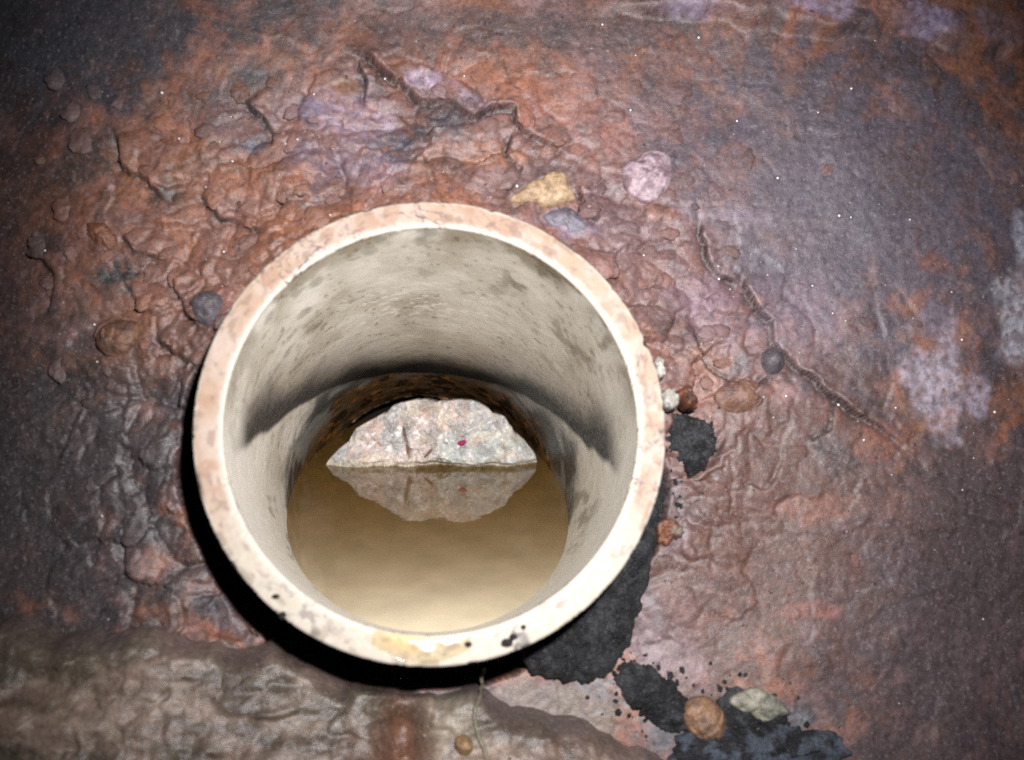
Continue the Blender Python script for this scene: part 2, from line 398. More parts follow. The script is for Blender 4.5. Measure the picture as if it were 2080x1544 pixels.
# rusty and amber spots
for a in [(290, 640, 60, 40, A(146, 98, 70), .5), (100, 420, 60, 50, A(112, 76, 56), .5), (420, 330, 90, 60, A(138, 94, 68), .5), (710, 170, 26, 20, A(156, 110, 74), .6),
          (560, 120, 40, 24, A(140, 92, 64), .6), (1430, 760, 50, 50, A(156, 104, 82), .6), (1800, 40, 40, 24, A(150, 104, 84), .7), (1640, 1030, 80, 30, A(146, 92, 74), .55),
          (1790, 900, 60, 36, A(146, 92, 70), .6), (1650, 1240, 60, 16, A(150, 92, 80), .6), (1890, 540, 50, 26, A(140, 90, 70), .55), (1000, 320, 70, 30, A(156, 104, 76), .55)]:
    patch(*a[:6], rot=a[6] if len(a) > 6 else 0)
col = mix(col, dark*.4, .88*crk)  # dirt in the cracks, with shade painted in to deepen their edges
rr = np.hypot(UU, VV)
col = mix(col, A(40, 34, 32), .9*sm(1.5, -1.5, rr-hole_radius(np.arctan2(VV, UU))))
col = np.clip(col, .004, .8)

W = P2W(UU.ravel(), VV.ravel(), HH.ravel())
Fq = grid_faces(len(ug), len(vg))
rf = rr.ravel()
Fq = Fq[(rf[Fq].min(1) > 55.2)]
WALL_O = P2W(0, 0, -30)
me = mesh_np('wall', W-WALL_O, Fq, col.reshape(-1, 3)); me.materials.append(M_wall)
wall = link(bpy.data.objects.new('wall', me)); wall.location = Vector(WALL_O); tag(wall, 'wet rust-brown and mauve rock wall round the pipe', kind='structure')

# ------------------------------------------------------------------ ledge of silt under the pipe
ul = np.arange(-172, 100, .6); vl = np.arange(-150, -40, .6)
UL, VL = np.meshgrid(ul, vl, indexing='ij')
vtop = np.interp(UL, [-172, -120, -80, -60, -20, 10, 24, 40, 60, 90], [-35, -37, -40, -44, -52, -56, -62, -66, -78, -112]) + 6*fbm(UL/17, VL*0, None, 4, 81)
dd = vtop-VL
_wl = 5*fbm(UL/16, VL/16, None, 3, 82)
strk = fbm(UL/24+.3*VL/10, (VL+_wl)/6+.2*UL/10, None, 4, 83)
_s1 = UL+2*fbm(UL/6, VL/6, None, 3, 180); _s2 = VL+1.6*fbm(UL/6, VL/6, None, 3, 181)
_a = voro(_s1/13, _s2/7, 182, True); _b = voro(_s1/5, _s2/3.2, 183, True)
HL = .9*(_a[2]-.5)+1.0*_a[3]+.15*(_b[2]-.5)+.2*_b[3] - 48 + 23*sm(0, 14, dd) + .22*np.clip(dd-4, 0, 90) + 3.4*fbm(UL/22, VL/11, None, 4, 85)*sm(0, 10, dd) + .25*strk + .6*fbm(UL/5, VL/3.4, None, 3, 87) - .0035*np.clip(-55-UL, 0, 99)**2
rl = np.hypot(UL, VL)
HL = HL - 30*sm(68, 64.5, rl+1.0*fbm(UL/4, VL/4, None, 2, 84))
# a recess with rusty seepage below the middle of the pipe
ru, rv = PXW(np.array([820.]), np.array([1500.]))
HL = HL - 9*np.exp(-(((UL-ru)/5.5)**2+((VL-rv)/11)**2))
cl = np.broadcast_to(A(116, 100, 88), UL.shape+(3,)).copy()
cl = mix(cl, A(70, 62, 54), .75*sm(-.05, .3, strk))
cl = mix(cl, A(150, 130, 116), .6*sm(.08, .35, -strk))
cl = mix(cl, A(124, 98, 84), .5*sm(.0, .4, fbm(UL/20, VL/10, None, 4, 89)))
cl = mix(cl, A(70, 66, 52), .7*sm(.05, .35, fbm(UL/24+9, VL/12, None, 3, 90)))
cl = mix(cl, A(104, 62, 40), .85*np.exp(-(((UL-ru)/6)**2+((VL-rv)/13)**2)))
cl = mix(cl, A(100, 86, 84), .8*sm(17, 6, dd+5*fbm(UL/8, VL/8, None, 3, 92)))
gu, gv = PXW(np.array([910.]), np.array([1450.]))
cl = mix(cl, A(150, 142, 124), .6*np.exp(-(((UL-gu)/7)**2+((VL-gv)/7)**2)))
me = mesh_np('ledge', P2W(UL.ravel(), VL.ravel(), HL.ravel())-WALL_O, grid_faces(len(ul), len(vl)), cl.reshape(-1, 3)); me.materials.append(M_ledge)
ledge = link(bpy.data.objects.new('ledge', me)); ledge.location = Vector(WALL_O); tag(ledge, 'brown streaky silt ledge below the pipe', kind='structure')

def h_ledge(u, v):
    i = np.clip(np.round((np.asarray(u)-ul[0])/.6).astype(int), 0, len(ul)-1); j = np.clip(np.round((np.asarray(v)-vl[0])/.6).astype(int), 0, len(vl)-1)
    return HL[i, j]

# ------------------------------------------------------------------ pipe
pipe = link(bpy.data.objects.new('drain_pipe', None)); pipe.matrix_world = PIPE_M
tag(pipe, 'off-white plastic drain pipe with sawn end sticking out of the rock wall', 'pipe')

LEN = 214.0
na = 640
th = np.linspace(0, 2*np.pi, na, endpoint=False)
s = np.concatenate([np.linspace(.9, LEN, 330)])
TH, S = np.meshgrid(th, s, indexing='ij')
# broken far edge: the last rings are pulled in unevenly
edge = LEN - 6 - 5*fbm(np.cos(TH)*3, np.sin(TH)*3, None, 4, 91)
Sx = S*np.where(S > LEN*.75, 1, 1); Sx = np.minimum(S, edge + (S-edge)*.02)
RR_ = R1 + .12*fbm(np.cos(TH)*4, np.sin(TH)*4, S/20, 3, 93) + .05*fbm(np.cos(TH)*18, np.sin(TH)*18, S/4, 3, 94)
RR_ = RR_ - .9*sm(150, 205, S)*np.abs(fbm(np.cos(TH)*9, np.sin(TH)*9, S/6, 4, 95))
u_, v_, h_ = RR_*np.cos(TH), RR_*np.sin(TH), -Sx
WZ = P2W(u_, v_, h_)[..., 2]*1000      # height above the water (mm)
ct, st_ = np.cos(TH), np.sin(TH)
# streaks that run round the pipe
_w = 6*fbm(ct*3, st_*3, S/25, 3, 100)
stk = fbm(ct*3.6+S/55, st_*3.6, (S+_w)/4.5, 4, 101)
spot = fbm(ct*10, st_*10, S/7, 4, 103)
blot = fbm(ct*4, st_*4, S/22, 4, 105)
K = .95
pc = np.broadcast_to(A(232, 228, 218, .96), S.shape+(3,)).copy()
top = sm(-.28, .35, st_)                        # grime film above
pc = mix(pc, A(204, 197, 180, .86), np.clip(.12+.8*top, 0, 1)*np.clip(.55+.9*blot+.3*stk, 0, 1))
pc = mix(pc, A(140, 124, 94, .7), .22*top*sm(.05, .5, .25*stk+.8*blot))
pc = mix(pc, A(134, 118, 88, .7), .5*sm(-.1, .3, st_)*sm(16, 3, S+8*spot)*sm(-.25, .2, blot+.5*spot))    # dirt close to the lip on top
pc = mix(pc, A(84, 70, 46, .6), .38*sm(.2, .5, spot)*sm(70, 20, S)*sm(.1, .6, st_))
pc = mix(pc, A(118, 104, 76, .6), .4*sm(.14, .45, .5*stk+.7*spot)*sm(.25, .6, ct)*sm(-.1, .25, st_)*sm(90, 40, S))
pc = mix(pc, A(126, 110, 84, .6), .35*sm(.1, .4, .5*stk+.7*spot)*sm(-.3, -.7, ct)*sm(-.1, .25, st_)*sm(6, 25, S))
fine = fbm(ct*26, st_*26, S/2.0, 3, 115)
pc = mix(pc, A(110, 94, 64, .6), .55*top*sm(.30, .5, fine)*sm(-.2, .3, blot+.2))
pc = mix(pc, A(240, 236, 228, .98), .8*sm(.18, .34, fbm(ct*22, st_*22, S/2.2, 2, 117))*sm(40, 52, S)*sm(86, 70, S)*sm(.80, .93, st_+.05*blot))  # wet glints on the ceiling, painted in as white flecks
# scum line left by an older, higher water level
w0 = 36 - .08*u_ + .15*np.clip(70-S, 0, 60) + 1.6*fbm(ct*5, st_*5, S/12, 4, 107)
d = WZ - w0
front = sm(12, 44, S+8*blot)
core = sm(-2.0, .6, d)*sm(17, 3.5, d+4*blot)
pc = mix(pc, A(112, 92, 62, .6), .8*sm(-1, 1, d)*sm(30, 5, d+8*blot)*front)
pc = mix(pc, A(24, 23, 23, .5), .96*core*front)
# dirty, slimed end of the pipe below the scum line
below = sm(1, -1, d)
z1 = sm(98, 122, S+.28*u_+16*blot+8*spot)
pc = mix(pc, A(104, 106, 104, .7), .85*below*z1)
pc = mix(pc, A(46, 48, 48, .6), .8*below*z1*sm(-.3, .2, blot+.6*stk))
z2 = sm(140, 166, S+.1*u_+14*blot)
pc = mix(pc, A(112, 84, 50, .7), .85*z2*below)
pc = mix(pc, A(36, 30, 22, .6), .8*z2*sm(-.05, .3, spot+.4*stk)*below)
pc = mix(pc, A(170, 106, 52, .8), .8*z2*sm(.28, .4, fbm(ct*14, st_*14, S/4, 3, 109))*below)
# smears on the clean lower side walls
pc = mix(pc, A(120, 112, 98, .8), .6*sm(.15, .42, fbm(ct*8, st_*8, S/26, 4, 111))*sm(.1, -.2, st_)*sm(30, 60, S))
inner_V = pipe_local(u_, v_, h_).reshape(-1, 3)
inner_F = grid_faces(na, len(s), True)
# the outside of the barrel
so = np.linspace(.9, LEN, 60); THo, So = np.meshgrid(th, so, indexing='ij')
edge_o = LEN - 6 - 5*fbm(np.cos(THo)*3, np.sin(THo)*3, None, 4, 91); Sox = np.minimum(So, edge_o+(So-edge_o)*.02)
outer_V = pipe_local(R0*np.cos(THo), R0*np.sin(THo), -Sox).reshape(-1, 3)
oc = np.broadcast_to(A(150, 130, 108, .7), So.shape+(3,)).copy()
oc = mix(oc, A(70, 58, 48, .6), sm(-.2, .3, fbm(np.cos(THo)*6, np.sin(THo)*6, So/14, 4, 113)))
nI = len(inner_V); outer_F = grid_faces(na, len(so), True)[:, ::-1]+nI
ii = np.arange(na); i2 = (ii+1) % na
end_F = np.stack([ii*len(s)+len(s)-1, i2*len(s)+len(s)-1, nI+i2*len(so)+len(so)-1, nI+ii*len(so)+len(so)-1], -1)
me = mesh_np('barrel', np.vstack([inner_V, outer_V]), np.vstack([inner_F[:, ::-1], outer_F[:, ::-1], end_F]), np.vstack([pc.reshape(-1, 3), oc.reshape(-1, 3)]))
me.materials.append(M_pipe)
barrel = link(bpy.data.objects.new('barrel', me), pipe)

# sawn end: rounded lips and a flat, stained face
prof = [(R1+.02, -.95), (R1+.03, -.5), (R1+.18, -.2), (R1+.5, -.04), (R1+.95, 0)]
prof += [(R1+.95+(R0-R1-1.75)*k/22, 0) for k in range(1, 22)]
prof += [(R0-.8, 0), (R0-.4, -.06), (R0-.1, -.3), (R0, -.95)]
pr = np.array(prof); nr_ = len(pr); nA = 1400
ta = np.linspace(0, 2*np.pi, nA, endpoint=False)
TA, KK = np.meshgrid(ta, np.arange(nr_), indexing='ij')
r_ = pr[KK, 0]; hh = pr[KK, 1].copy()
ca, sa = np.cos(TA), np.sin(TA)
x01 = (r_-R1)/(R0-R1)
hh = hh + .07*fbm(ca*30, sa*30, r_/3, 3, 121)*sm(0, .15, x01)*sm(1, .85, x01) + .5*fbm(ca*1.3, sa*1.3, None, 2, 122)
nick = sm(.30, .42, fbm(ca*11, sa*11, None, 3, 123))*sm(.75, 1, x01)+sm(.34, .44, fbm(ca*14, sa*14, None, 3, 124))*sm(.3, 0, x01)
hh = hh - .5*nick
r_ = r_ - .14*np.clip(fbm(ca*34, sa*34, None, 3, 137)-.12, 0, 1)*sm(.7, 1, x01)/.3 + .06*np.clip(fbm(ca*30, sa*30, None, 3, 138)-.15, 0, 1)*sm(.3, 0, x01)/.3
# a chipped notch on the right
rn = r_ - .9*np.exp(-((np.degrees(TA)-20.5)/1.1)**2)*sm(.55, 1, x01) - .5*np.exp(-((np.degrees(TA)-75)/.9)**2)*sm(.6, 1, x01)
deg = np.degrees(TA)
ff = sm(.06, .34, x01+.05*fbm(ca*25, sa*25, None, 3, 125))*sm(.97, .86, x01+.06*fbm(ca*25, sa*25, None, 3, 126))
white = A(242, 230, 214, .37)
rc = np.broadcast_to(white, r_.shape+(3,)).copy()
clean = sm(-.25, -.62, sa+.12*fbm(ca*4, sa*4, None, 3, 127))          # the bottom stays whiter
face = mix(np.broadcast_to(A(224, 190, 164, .32), r_.shape+(3,)).copy(), A(230, 206, 188, .34), sm(-.2, .3, fbm(ca*9, sa*9, r_/6, 4, 128)))
face = mix(face, A(210, 164, 136, .32), .6*sm(.05, .35, fbm(ca*12+3, sa*12, r_/7, 4, 129)))
face = mix(face, A(234, 224, 204, .32), clean*.85)
rc = mix(rc, rc*0+face, ff) if False else rc*(1-ff[..., None])+face*ff[..., None]
# saw scores and scuffs, running across the face
sc = np.abs(fbm(ca*13+r_*.30, sa*13-r_*.22, None, 3, 130)); sc2 = np.abs(fbm(ca*16-r_*.35, sa*16+r_*.1, None, 3, 131))
where = np.clip(sm(80, 95, deg)*sm(150, 128, deg)+sm(2, 8, deg % 360)*sm(22, 12, deg % 360)+sm(335, 345, deg)+sm(66, 72, deg)*sm(80, 76, deg)+.15, 0, 1)
rc = mix(rc, A(110, 92, 90, .6), where*.95*sm(.07, .02, sc)*sm(-.25, .1, fbm(ca*9, sa*9, None, 3, 132)+.15))
rc = mix(rc, A(120, 100, 96, .6), where*.9*sm(.055, .015, sc2)*sm(-.15, .15, fbm(ca*9+5, sa*9, None, 3, 133)))
rc = mix(rc, A(150, 122, 108, .4), .55*ff*sm(.15, .42, fbm(ca*16, sa*16, r_/2, 4, 134)))
# grey scuffs and black smears on the bottom left and bottom right
rc = mix(rc, A(120, 110, 104, .5), .7*ff*sm(222, 228, deg)*sm(250, 240, deg)*sm(-.02, .2, fbm(ca*22, sa*22, r_/2.2, 4, 135)))
rc = mix(rc, A(60, 54, 56, .5), .8*sm(288.2, 289, deg)*sm(293.4, 292, deg)*sm(-.28, -.05, fbm(ca*26, sa*26, r_/2, 4, 136))*sm(.15, .4, x01))
rc = mix(rc, A(70, 60, 56, .6), .8*sm(190, 193, deg)*sm(200, 196, deg)*sm(.8, .95, x01))
rc = mix(rc, A(206, 172, 88, .6), .45*np.exp(-((deg-262)/6)**2)*sm(0, .1, x01)*sm(.75, .3, x01))
V = pipe_local(rn*ca, rn*sa, hh).reshape(-1, 3)
me = mesh_np('cut_end', V, grid_faces(nA, nr_, True), rc.reshape(-1, 3)); me.materials.append(M_rim)
cut_end = link(bpy.data.objects.new('cut_end', me), pipe)
tag(cut_end, 'sawn end face stained pinkish tan with white edges')

# ------------------------------------------------------------------ soil behind the broken far end of the pipe
na2, ns2 = 120, 40
t2 = np.linspace(0, 2*np.pi, na2, endpoint=False); k2 = np.linspace(0, 1, ns2)
T2, K2 = np.meshgrid(t2, k2, indexing='ij')
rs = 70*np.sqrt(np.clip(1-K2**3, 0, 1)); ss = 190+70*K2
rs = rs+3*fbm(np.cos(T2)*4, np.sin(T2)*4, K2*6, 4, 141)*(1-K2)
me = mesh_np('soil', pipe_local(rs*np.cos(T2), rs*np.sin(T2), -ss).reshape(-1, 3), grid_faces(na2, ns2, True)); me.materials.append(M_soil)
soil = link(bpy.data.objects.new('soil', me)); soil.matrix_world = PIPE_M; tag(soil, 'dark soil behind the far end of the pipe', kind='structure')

# ------------------------------------------------------------------ water standing in the pipe
tw = np.linspace(0, 2*np.pi, 180, endpoint=False)
n_w = np.array([0, math.cos(PITCH), math.sin(PITCH)])
E = np.cos(tw)[:, None]*U + np.sin(tw)[:, None]*UP
Rm = R1+2.0
sw = (WATER - n_w@C - Rm*(E@n_w))/(n_w@AX)
sw = np.clip(sw, 1.2, 330)
WLp = C + sw[:, None]*AX + Rm*E
# where the ring was clipped by the ends of the pipe, put it back on the level
wv3 = cam2world(WLp); wv3[:, 2] = 0
rings = 24; cen = wv3.mean(0)
Vw = [cen]; 
for k in range(1, rings+1): Vw += list(cen+(wv3-cen)*(k/rings))
n_ = len(tw); Fw = []; Tw = [(0, 1+i, 1+(i+1) % n_) for i in range(n_)]
for k in range(rings-1):
    for i in range(n_):
        a0 = 1+k*n_+i; b0 = 1+k*n_+(i+1) % n_
        Fw.append((a0, a0+n_, b0+n_, b0))
Vw = np.array(Vw)
# depth of the water over the pipe's floor
qc = np.stack([Vw[:, 0]*1000, (Vw-CAM/1000)@DN*1000, (Vw-CAM/1000)@FW*1000], -1)-C
dep = R1 + qc@UP
cw = mix(np.broadcast_to(np.array((.60, .52, .37)), Vw.shape).copy(), (.115, .062, .014), 1-np.exp(-np.clip(dep, 0, None)/14))
me = mesh_np('water', Vw-cen, np.array(Fw), cw, True, np.array(Tw)); me.materials.append(M_water)
water = link(bpy.data.objects.new('water', me)); water.location = Vector(cen); tag(water, 'murky tan water standing in the pipe', kind='structure')

# ------------------------------------------------------------------ the pale rock lodged at the far end
ZS = 409.0; MM = ZS/F_PX                                    # mm per photograph pixel at the rock
out = [(664, 936), (672, 922), (690, 905), (708, 893), (722, 868), (742, 856), (762, 846), (786, 832), (806, 817), (832, 811), (860, 809), (888, 813),
       (912, 810), (932, 806), (958, 808), (980, 818), (1002, 834), (1024, 842), (1034, 858), (1046, 876), (1062, 888), (1076, 906), (1088, 922), (1092, 936)]
ox = np.array([(p[0]-879)*MM for p in out]); oy = np.array([(937-p[1])*MM for p in out])
lower = [(44, -6), (40, -12), (30, -17), (10, -20), (-12, -20), (-30, -16), (-42, -9)]
ox = np.concatenate([ox, [q[0] for q in lower]]); oy = np.concatenate([oy, [q[1] for q in lower]])
ocx, ocy = 0.0, 6.0
ao = np.unwrap(np.arctan2(oy-ocy, ox-ocx)); ro = np.hypot(ox-ocx, oy-ocy)
order = np.argsort(ao % (2*np.pi)); aS = (ao % (2*np.pi))[order]; rS = ro[order]
aS = np.concatenate([[aS[-1]-2*np.pi], aS, [aS[0]+2*np.pi]]); rS = np.concatenate([[rS[-1]], rS, [rS[0]]])
nt_, nr2 = 420, 150
tt = np.linspace(0, 2*np.pi, nt_, endpoint=False)
ro_t = np.interp(tt, aS, rS)
ro_t = ro_t*(1+.018*fbm(np.cos(tt)*9, np.sin(tt)*9, None, 4, 151))
rho = np.concatenate([np.linspace(.004, 1, 118), np.linspace(1, .7, 32)])       # front, then round the back
front_ = np.arange(nr2) < 118
T3, Rh = np.meshgrid(tt, rho, indexing='ij'); FR = np.broadcast_to(front_, T3.shape)
X = ocx+ro_t[:, None]*Rh*np.cos(T3); Y = ocy+ro_t[:, None]*Rh*np.sin(T3)
Zf = 5.0*(1-np.clip(Rh, 0, 1)**4) + 2.6*fbm(X/9, Y/9, None, 4, 153) + 1.3*fbm(X/3.2, Y/3.2, None, 3, 154) + 3.0*fbm(X/13, X*0+2, None, 3, 156)*np.exp(-(Y/4)**2) + .35*fbm(X/1.1, Y/1.1, None, 2, 155)
Zf = Zf - .14*np.clip(Y, 0, 40)                                              # leans back
Zf = Zf + 1.3*np.exp(-((Y-3.6-.6*np.sin(X/11))/2.2)**2) - 3.0*sm(2.6, .2, Y+.9*vn(X/9, X*0, None, 156))*sm(-12, 0, X)   # lip over an undercut at the water
cx0 = (828-879)*MM; crackx = cx0 + 1.0*np.sin(Y/3)
Zf = Zf - 1.6*np.exp(-((X-crackx)/.7)**2)*sm(2, 6, Y)*sm(18, 13, Y)
back = (np.arange(nr2)-117)/32.0
Zb = -26*np.clip(back, 0, 1)**.8
Z = np.where(FR, Zf, Zf[:, 117:118]+np.broadcast_to(Zb, T3.shape))
q1 = fbm(X/10, Y/10, None, 4, 157); q2 = fbm(X/3.2, Y/3.2, None, 4, 158); q3 = vn(X/1.0, Y/1.0, None, 159)
scol = np.broadcast_to(A(196, 193, 190, .68), X.shape+(3,)).copy()
scol = mix(scol, A(212, 188, 176, .8), .6*sm(0, .35, q1+.3*q2))
scol = mix(scol, A(176, 182, 178, .82), .9*sm(-2, 8, X+4*q1)*sm(17, 10, Y+3*q2)*sm(-.5, .1, q1+.35))
scol = mix(scol, A(220, 208, 180, .82), .4*sm(.12, .3, fbm(X/7+4, Y/4, None, 3, 160)))
scol = mix(scol, A(250, 246, 244, .95), .45*sm(.2, .7, q3)*sm(-.3, .2, q2))
scol = mix(scol, A(128, 122, 116, .75), .55*sm(.08, .38, fbm(X/5+20, Y/5, None, 4, 162)))
scol = mix(scol, A(160, 144, 136, .8), .4*sm(.25, .7, -q3)*sm(-.2, .3, -q2))
scol = mix(scol, A(204, 156, 132, .78), .35*sm(.22, .45, fbm(X/4+9, Y/4, None, 4, 161)))
scol = mix(scol, A(104, 70, 50, .7), .8*np.exp(-((X-crackx)/.7)**2)*sm(2, 5, Y)*sm(17, 13, Y))
scol = mix(scol, A(90, 96, 88, .7), .8*np.exp(-(((X-(1025-879)*MM)/2.2)**2+((Y-7.5)/1.2)**2)))
scol = mix(scol, A(190, 178, 152, .8), .6*sm(3.6, 1.0, Y+.8*q2))
# rock frame in the world: right, up, towards the camera along the level
rk0 = cam2world(np.array([(879-CX)/F_PX*ZS, (937-CY)/F_PX*ZS, ZS])); rk0[2] = 0
RV = np.stack([X, -Z, Y], -1)/1000.0
me = mesh_np('rock_body', RV.reshape(-1, 3), grid_faces(nt_, nr2, True), scol.reshape(-1, 3))
me.materials.append(M_rock)
rock = link(bpy.data.objects.new('lodged_rock', None)); rock.location = Vector(rk0)
tag(rock, 'pale pinkish-grey granular rock half under water at the back of the pipe', 'rock')
link(bpy.data.objects.new('rock_body', me), rock)
def rock_front(px, py):
    x = (px-879)*MM; y = (937-py)*MM
    i = np.argmin((X[:, :118]-x)**2+(Y[:, :118]-y)**2); j = np.unravel_index(i, X[:, :118].shape)
    return x, y, float(Z[:, :118][j])
def blob_mesh(name, rx, ry, rz, seed, n=20, m=12, amp=.18, colr=(.3, .3, .3)):
    a = np.linspace(0, 2*np.pi, n, endpoint=False); b_ = np.linspace(.06, np.pi-.06, m)
    a, b_ = np.meshgrid(a, b_, indexing='ij')
    x, y, z = np.sin(b_)*np.cos(a), np.sin(b_)*np.sin(a), np.cos(b_)
    k = 1+amp*fbm(x*1.6+seed, y*1.6, z*1.6, 3, seed)
    V = np.stack([x*k*rx, y*k*ry, z*k*rz], -1).reshape(-1, 3)/1000
    F = grid_faces(n, m, True)
    top_ = len(V); V = np.vstack([V, [[0, 0, rz/1000*.99], [0, 0, -rz/1000*.99]]])
    T = [(top_, i*m, ((i+1) % n)*m) for i in range(n)]+[(top_+1, ((i+1) % n)*m+m-1, i*m+m-1) for i in range(n)]
    c = np.asarray(colr)[None]*(1+.35*fbm(V[:, 0]*1800, V[:, 1]*1800, V[:, 2]*1800, 3, seed+3)[:, None])
    return mesh_np(name, V, F[:, ::-1], c, True, np.array(T))
x, y, z = rock_front(938, 889)
me = blob_mesh('magenta_fleck', 2.3, .8, 1.1, 5, colr=A(150, 14, 88, .7)); me.materials.append(M_thing)
o = link(bpy.data.objects.new('magenta_fleck', me), rock); o.location = (x/1000, -z/1000-.0003, y/1000); o.rotation_euler = (0, math.radians(-22), 0)
tag(o, 'small magenta fleck stuck on the rock')
for k, (px, py, l, rot) in enumerate([(829, 905, 2.6, 84), (872, 908, 3.0, -48), (823, 868, 2.4, 80)]):
    x, y, z = rock_front(px, py)
    me = blob_mesh('rust_sliver', l, .4, .45, 11+k, amp=.6, colr=A(126, 84, 60, .6)); me.materials.append(M_thing)
    o = link(bpy.data.objects.new('rust_sliver', me), rock); o.location = (x/1000, -z/1000-.0002, y/1000); o.rotation_euler = (0, math.radians(rot), 0)

# ------------------------------------------------------------------ stones, crumbs and tar drawn as outlines on the wall
def outline_thing(name, pts, thick, seed, color, color2=None, amp=.5, power=2.5, sink=5, mat=M_thing, hoff=0, clip=True, grain=2.5, lift=None, rag=.05, facet=.32):
    pts = np.array(pts, float)
    u, v = PXW(pts[:, 0], pts[:, 1]) if lift is None else PX(pts[:, 0], pts[:, 1], lift+thick*.6)
    cu, cv = u.mean(), v.mean()
    a = np.arctan2(v-cv, u-cu) % (2*np.pi); r = np.hypot(u-cu, v-cv); o_ = np.argsort(a); a, r = a[o_], r[o_]
    a = np.concatenate([[a[-1]-2*np.pi], a, [a[0]+2*np.pi]]); r = np.concatenate([[r[-1]], r, [r[0]]])
    size = r.mean(); n = int(np.clip(size*18, 40, 360)); m = int(np.clip(size*5, 12, 70))
    t = np.linspace(0, 2*np.pi, n, endpoint=False); rt_ = np.interp(t, a, r)
    rt_ = (np.roll(rt_, 1)+2*rt_+np.roll(rt_, -1))/4*(1+rag*fbm(np.cos(t)*5+seed, np.sin(t)*5, None, 4, seed, .5))
    rho = np.concatenate([np.linspace(.01, 1, m), [1.03, 1.02]])
    T_, Rr = np.meshgrid(t, rho, indexing='ij')
    uu = cu+rt_[:, None]*Rr*np.cos(T_); vv = cv+rt_[:, None]*Rr*np.sin(T_)
    if clip:
        rr2 = np.hypot(uu, vv); k = np.maximum(1, (R0+.3)/rr2); uu, vv = uu*k, vv*k
    h0 = lift if lift is not None else float(np.median(np.maximum(h_wall(cu+size*.8*np.cos(t), cv+size*.8*np.sin(t)), h_ledge(cu+size*.8*np.cos(t), cv+size*.8*np.sin(t))-99*(cu > 95))))+hoff
    hh_ = h0 + thick*(1-np.clip(Rr, 0, 1)**power) + amp*fbm(uu/grain+seed, vv/grain, None, 4, seed+1)*sm(1.0, .85, Rr) + 1.5*amp*fbm(uu/(grain*3)+seed, vv/(grain*3), None, 3, seed+5)
    fv_ = voro((uu+.5*fbm(uu, vv, None, 2, seed))/(size*.5)+seed, vv/(size*.5), seed, True)
    hh_ = hh_ + facet*thick*(fv_[3]*.8+.3*(fv_[2]-.5))*sm(1.02, .8, Rr)
    hh_[:, -2] -= sink*.4; hh_[:, -1] -= sink
    c = np.broadcast_to(color, uu.shape+(3,)).copy()
    if color2 is not None: c = mix(c, color2, sm(-.15, .3, fbm(uu/3+seed, vv/3, None, 4, seed+7)))
    c = c*(1+.3*fbm(uu/1.1, vv/1.1, None, 3, seed+9))[..., None]
    Wp = P2W(uu, vv, hh_); org = P2W(cu, cv, h0)
    me = mesh_np(name, (Wp-org).reshape(-1, 3), grid_faces(n, m+2, True), c.reshape(-1, 3)); me.materials.append(mat)
    o = link(bpy.data.objects.new(name, me)); o.location = Vector(org)
    return o
tag(outline_thing('stone_shard', [(1030, 412), (1060, 396), (1100, 374), (1136, 356), (1148, 362), (1146, 384), (1166, 412), (1140, 420), (1090, 420)], 1.8, 201, A(186, 158, 126, .55), A(160, 132, 102, .52), amp=.12, power=6, rag=.01, hoff=1.6),
    'tan pointed stone shard just above the pipe rim', 'stone')
tag(outline_thing('pink_stone', [(1262, 352), (1290, 326), (1330, 308), (1358, 322), (1360, 360), (1348, 392), (1310, 416), (1282, 400), (1266, 380)], 2.2, 203, A(178, 156, 164, .52), A(140, 114, 122, .5), amp=.5, power=2.2, grain=2.6, hoff=.8),
    'pale pink knobbly stone set in the wall above right of the pipe', 'stone')
tag(outline_thing('grey_pebble', [(392, 618), (410, 600), (436, 598), (456, 610), (462, 630), (450, 650), (428, 668), (408, 660), (395, 640)], 4.2, 205, A(104, 98, 104, .55), A(78, 70, 72, .55), amp=.2, power=2.2, facet=.1),
    'smooth wet grey pebble touching the left side of the pipe', 'pebble')
tag(outline_thing('dark_bead_pebble', [(1544, 730), (1552, 712), (1570, 704), (1588, 712), (1596, 730), (1590, 750), (1570, 760), (1552, 750)], 3.4, 207, A(86, 80, 84, .6), amp=.1, power=2, facet=.1),
    'small round dark grey pebble beside the long crack', 'pebble')
tag(outline_thing('orange_stone', [(1452, 800), (1480, 776), (1520, 772), (1552, 786), (1556, 812), (1530, 832), (1490, 838), (1460, 824)], 2.4, 209, A(130, 96, 80, .5), A(112, 82, 74, .5), amp=.5),
    'rounded orange-tan stone right of the pipe rim', 'stone')
tag(outline_thing('amber_stone', [(196, 690), (214, 660), (250, 648), (284, 652), (288, 676), (270, 706), (240, 726), (210, 716)], 3.2, 211, A(124, 88, 70, .5), A(100, 74, 62, .5), amp=.3),
    'glossy amber-brown stone at the left of the pipe', 'stone')
tag(outline_thing('grey_blue_stone', [(1100, 448), (1130, 436), (1170, 446), (1196, 470), (1180, 484), (1140, 470)], 1.5, 213, A(124, 118, 130, .5), A(100, 90, 100, .55), amp=.4),
    'bluish-grey flat stone pressed against the upper right rim', 'stone')
tag(outline_thing('amber_lump', [(182, 460), (204, 452), (226, 470), (234, 500), (214, 506), (194, 490)], 2.2, 215, A(128, 84, 64, .5), amp=.5, rag=.2),
    'small shiny reddish lump on the far left of the wall', 'stone')
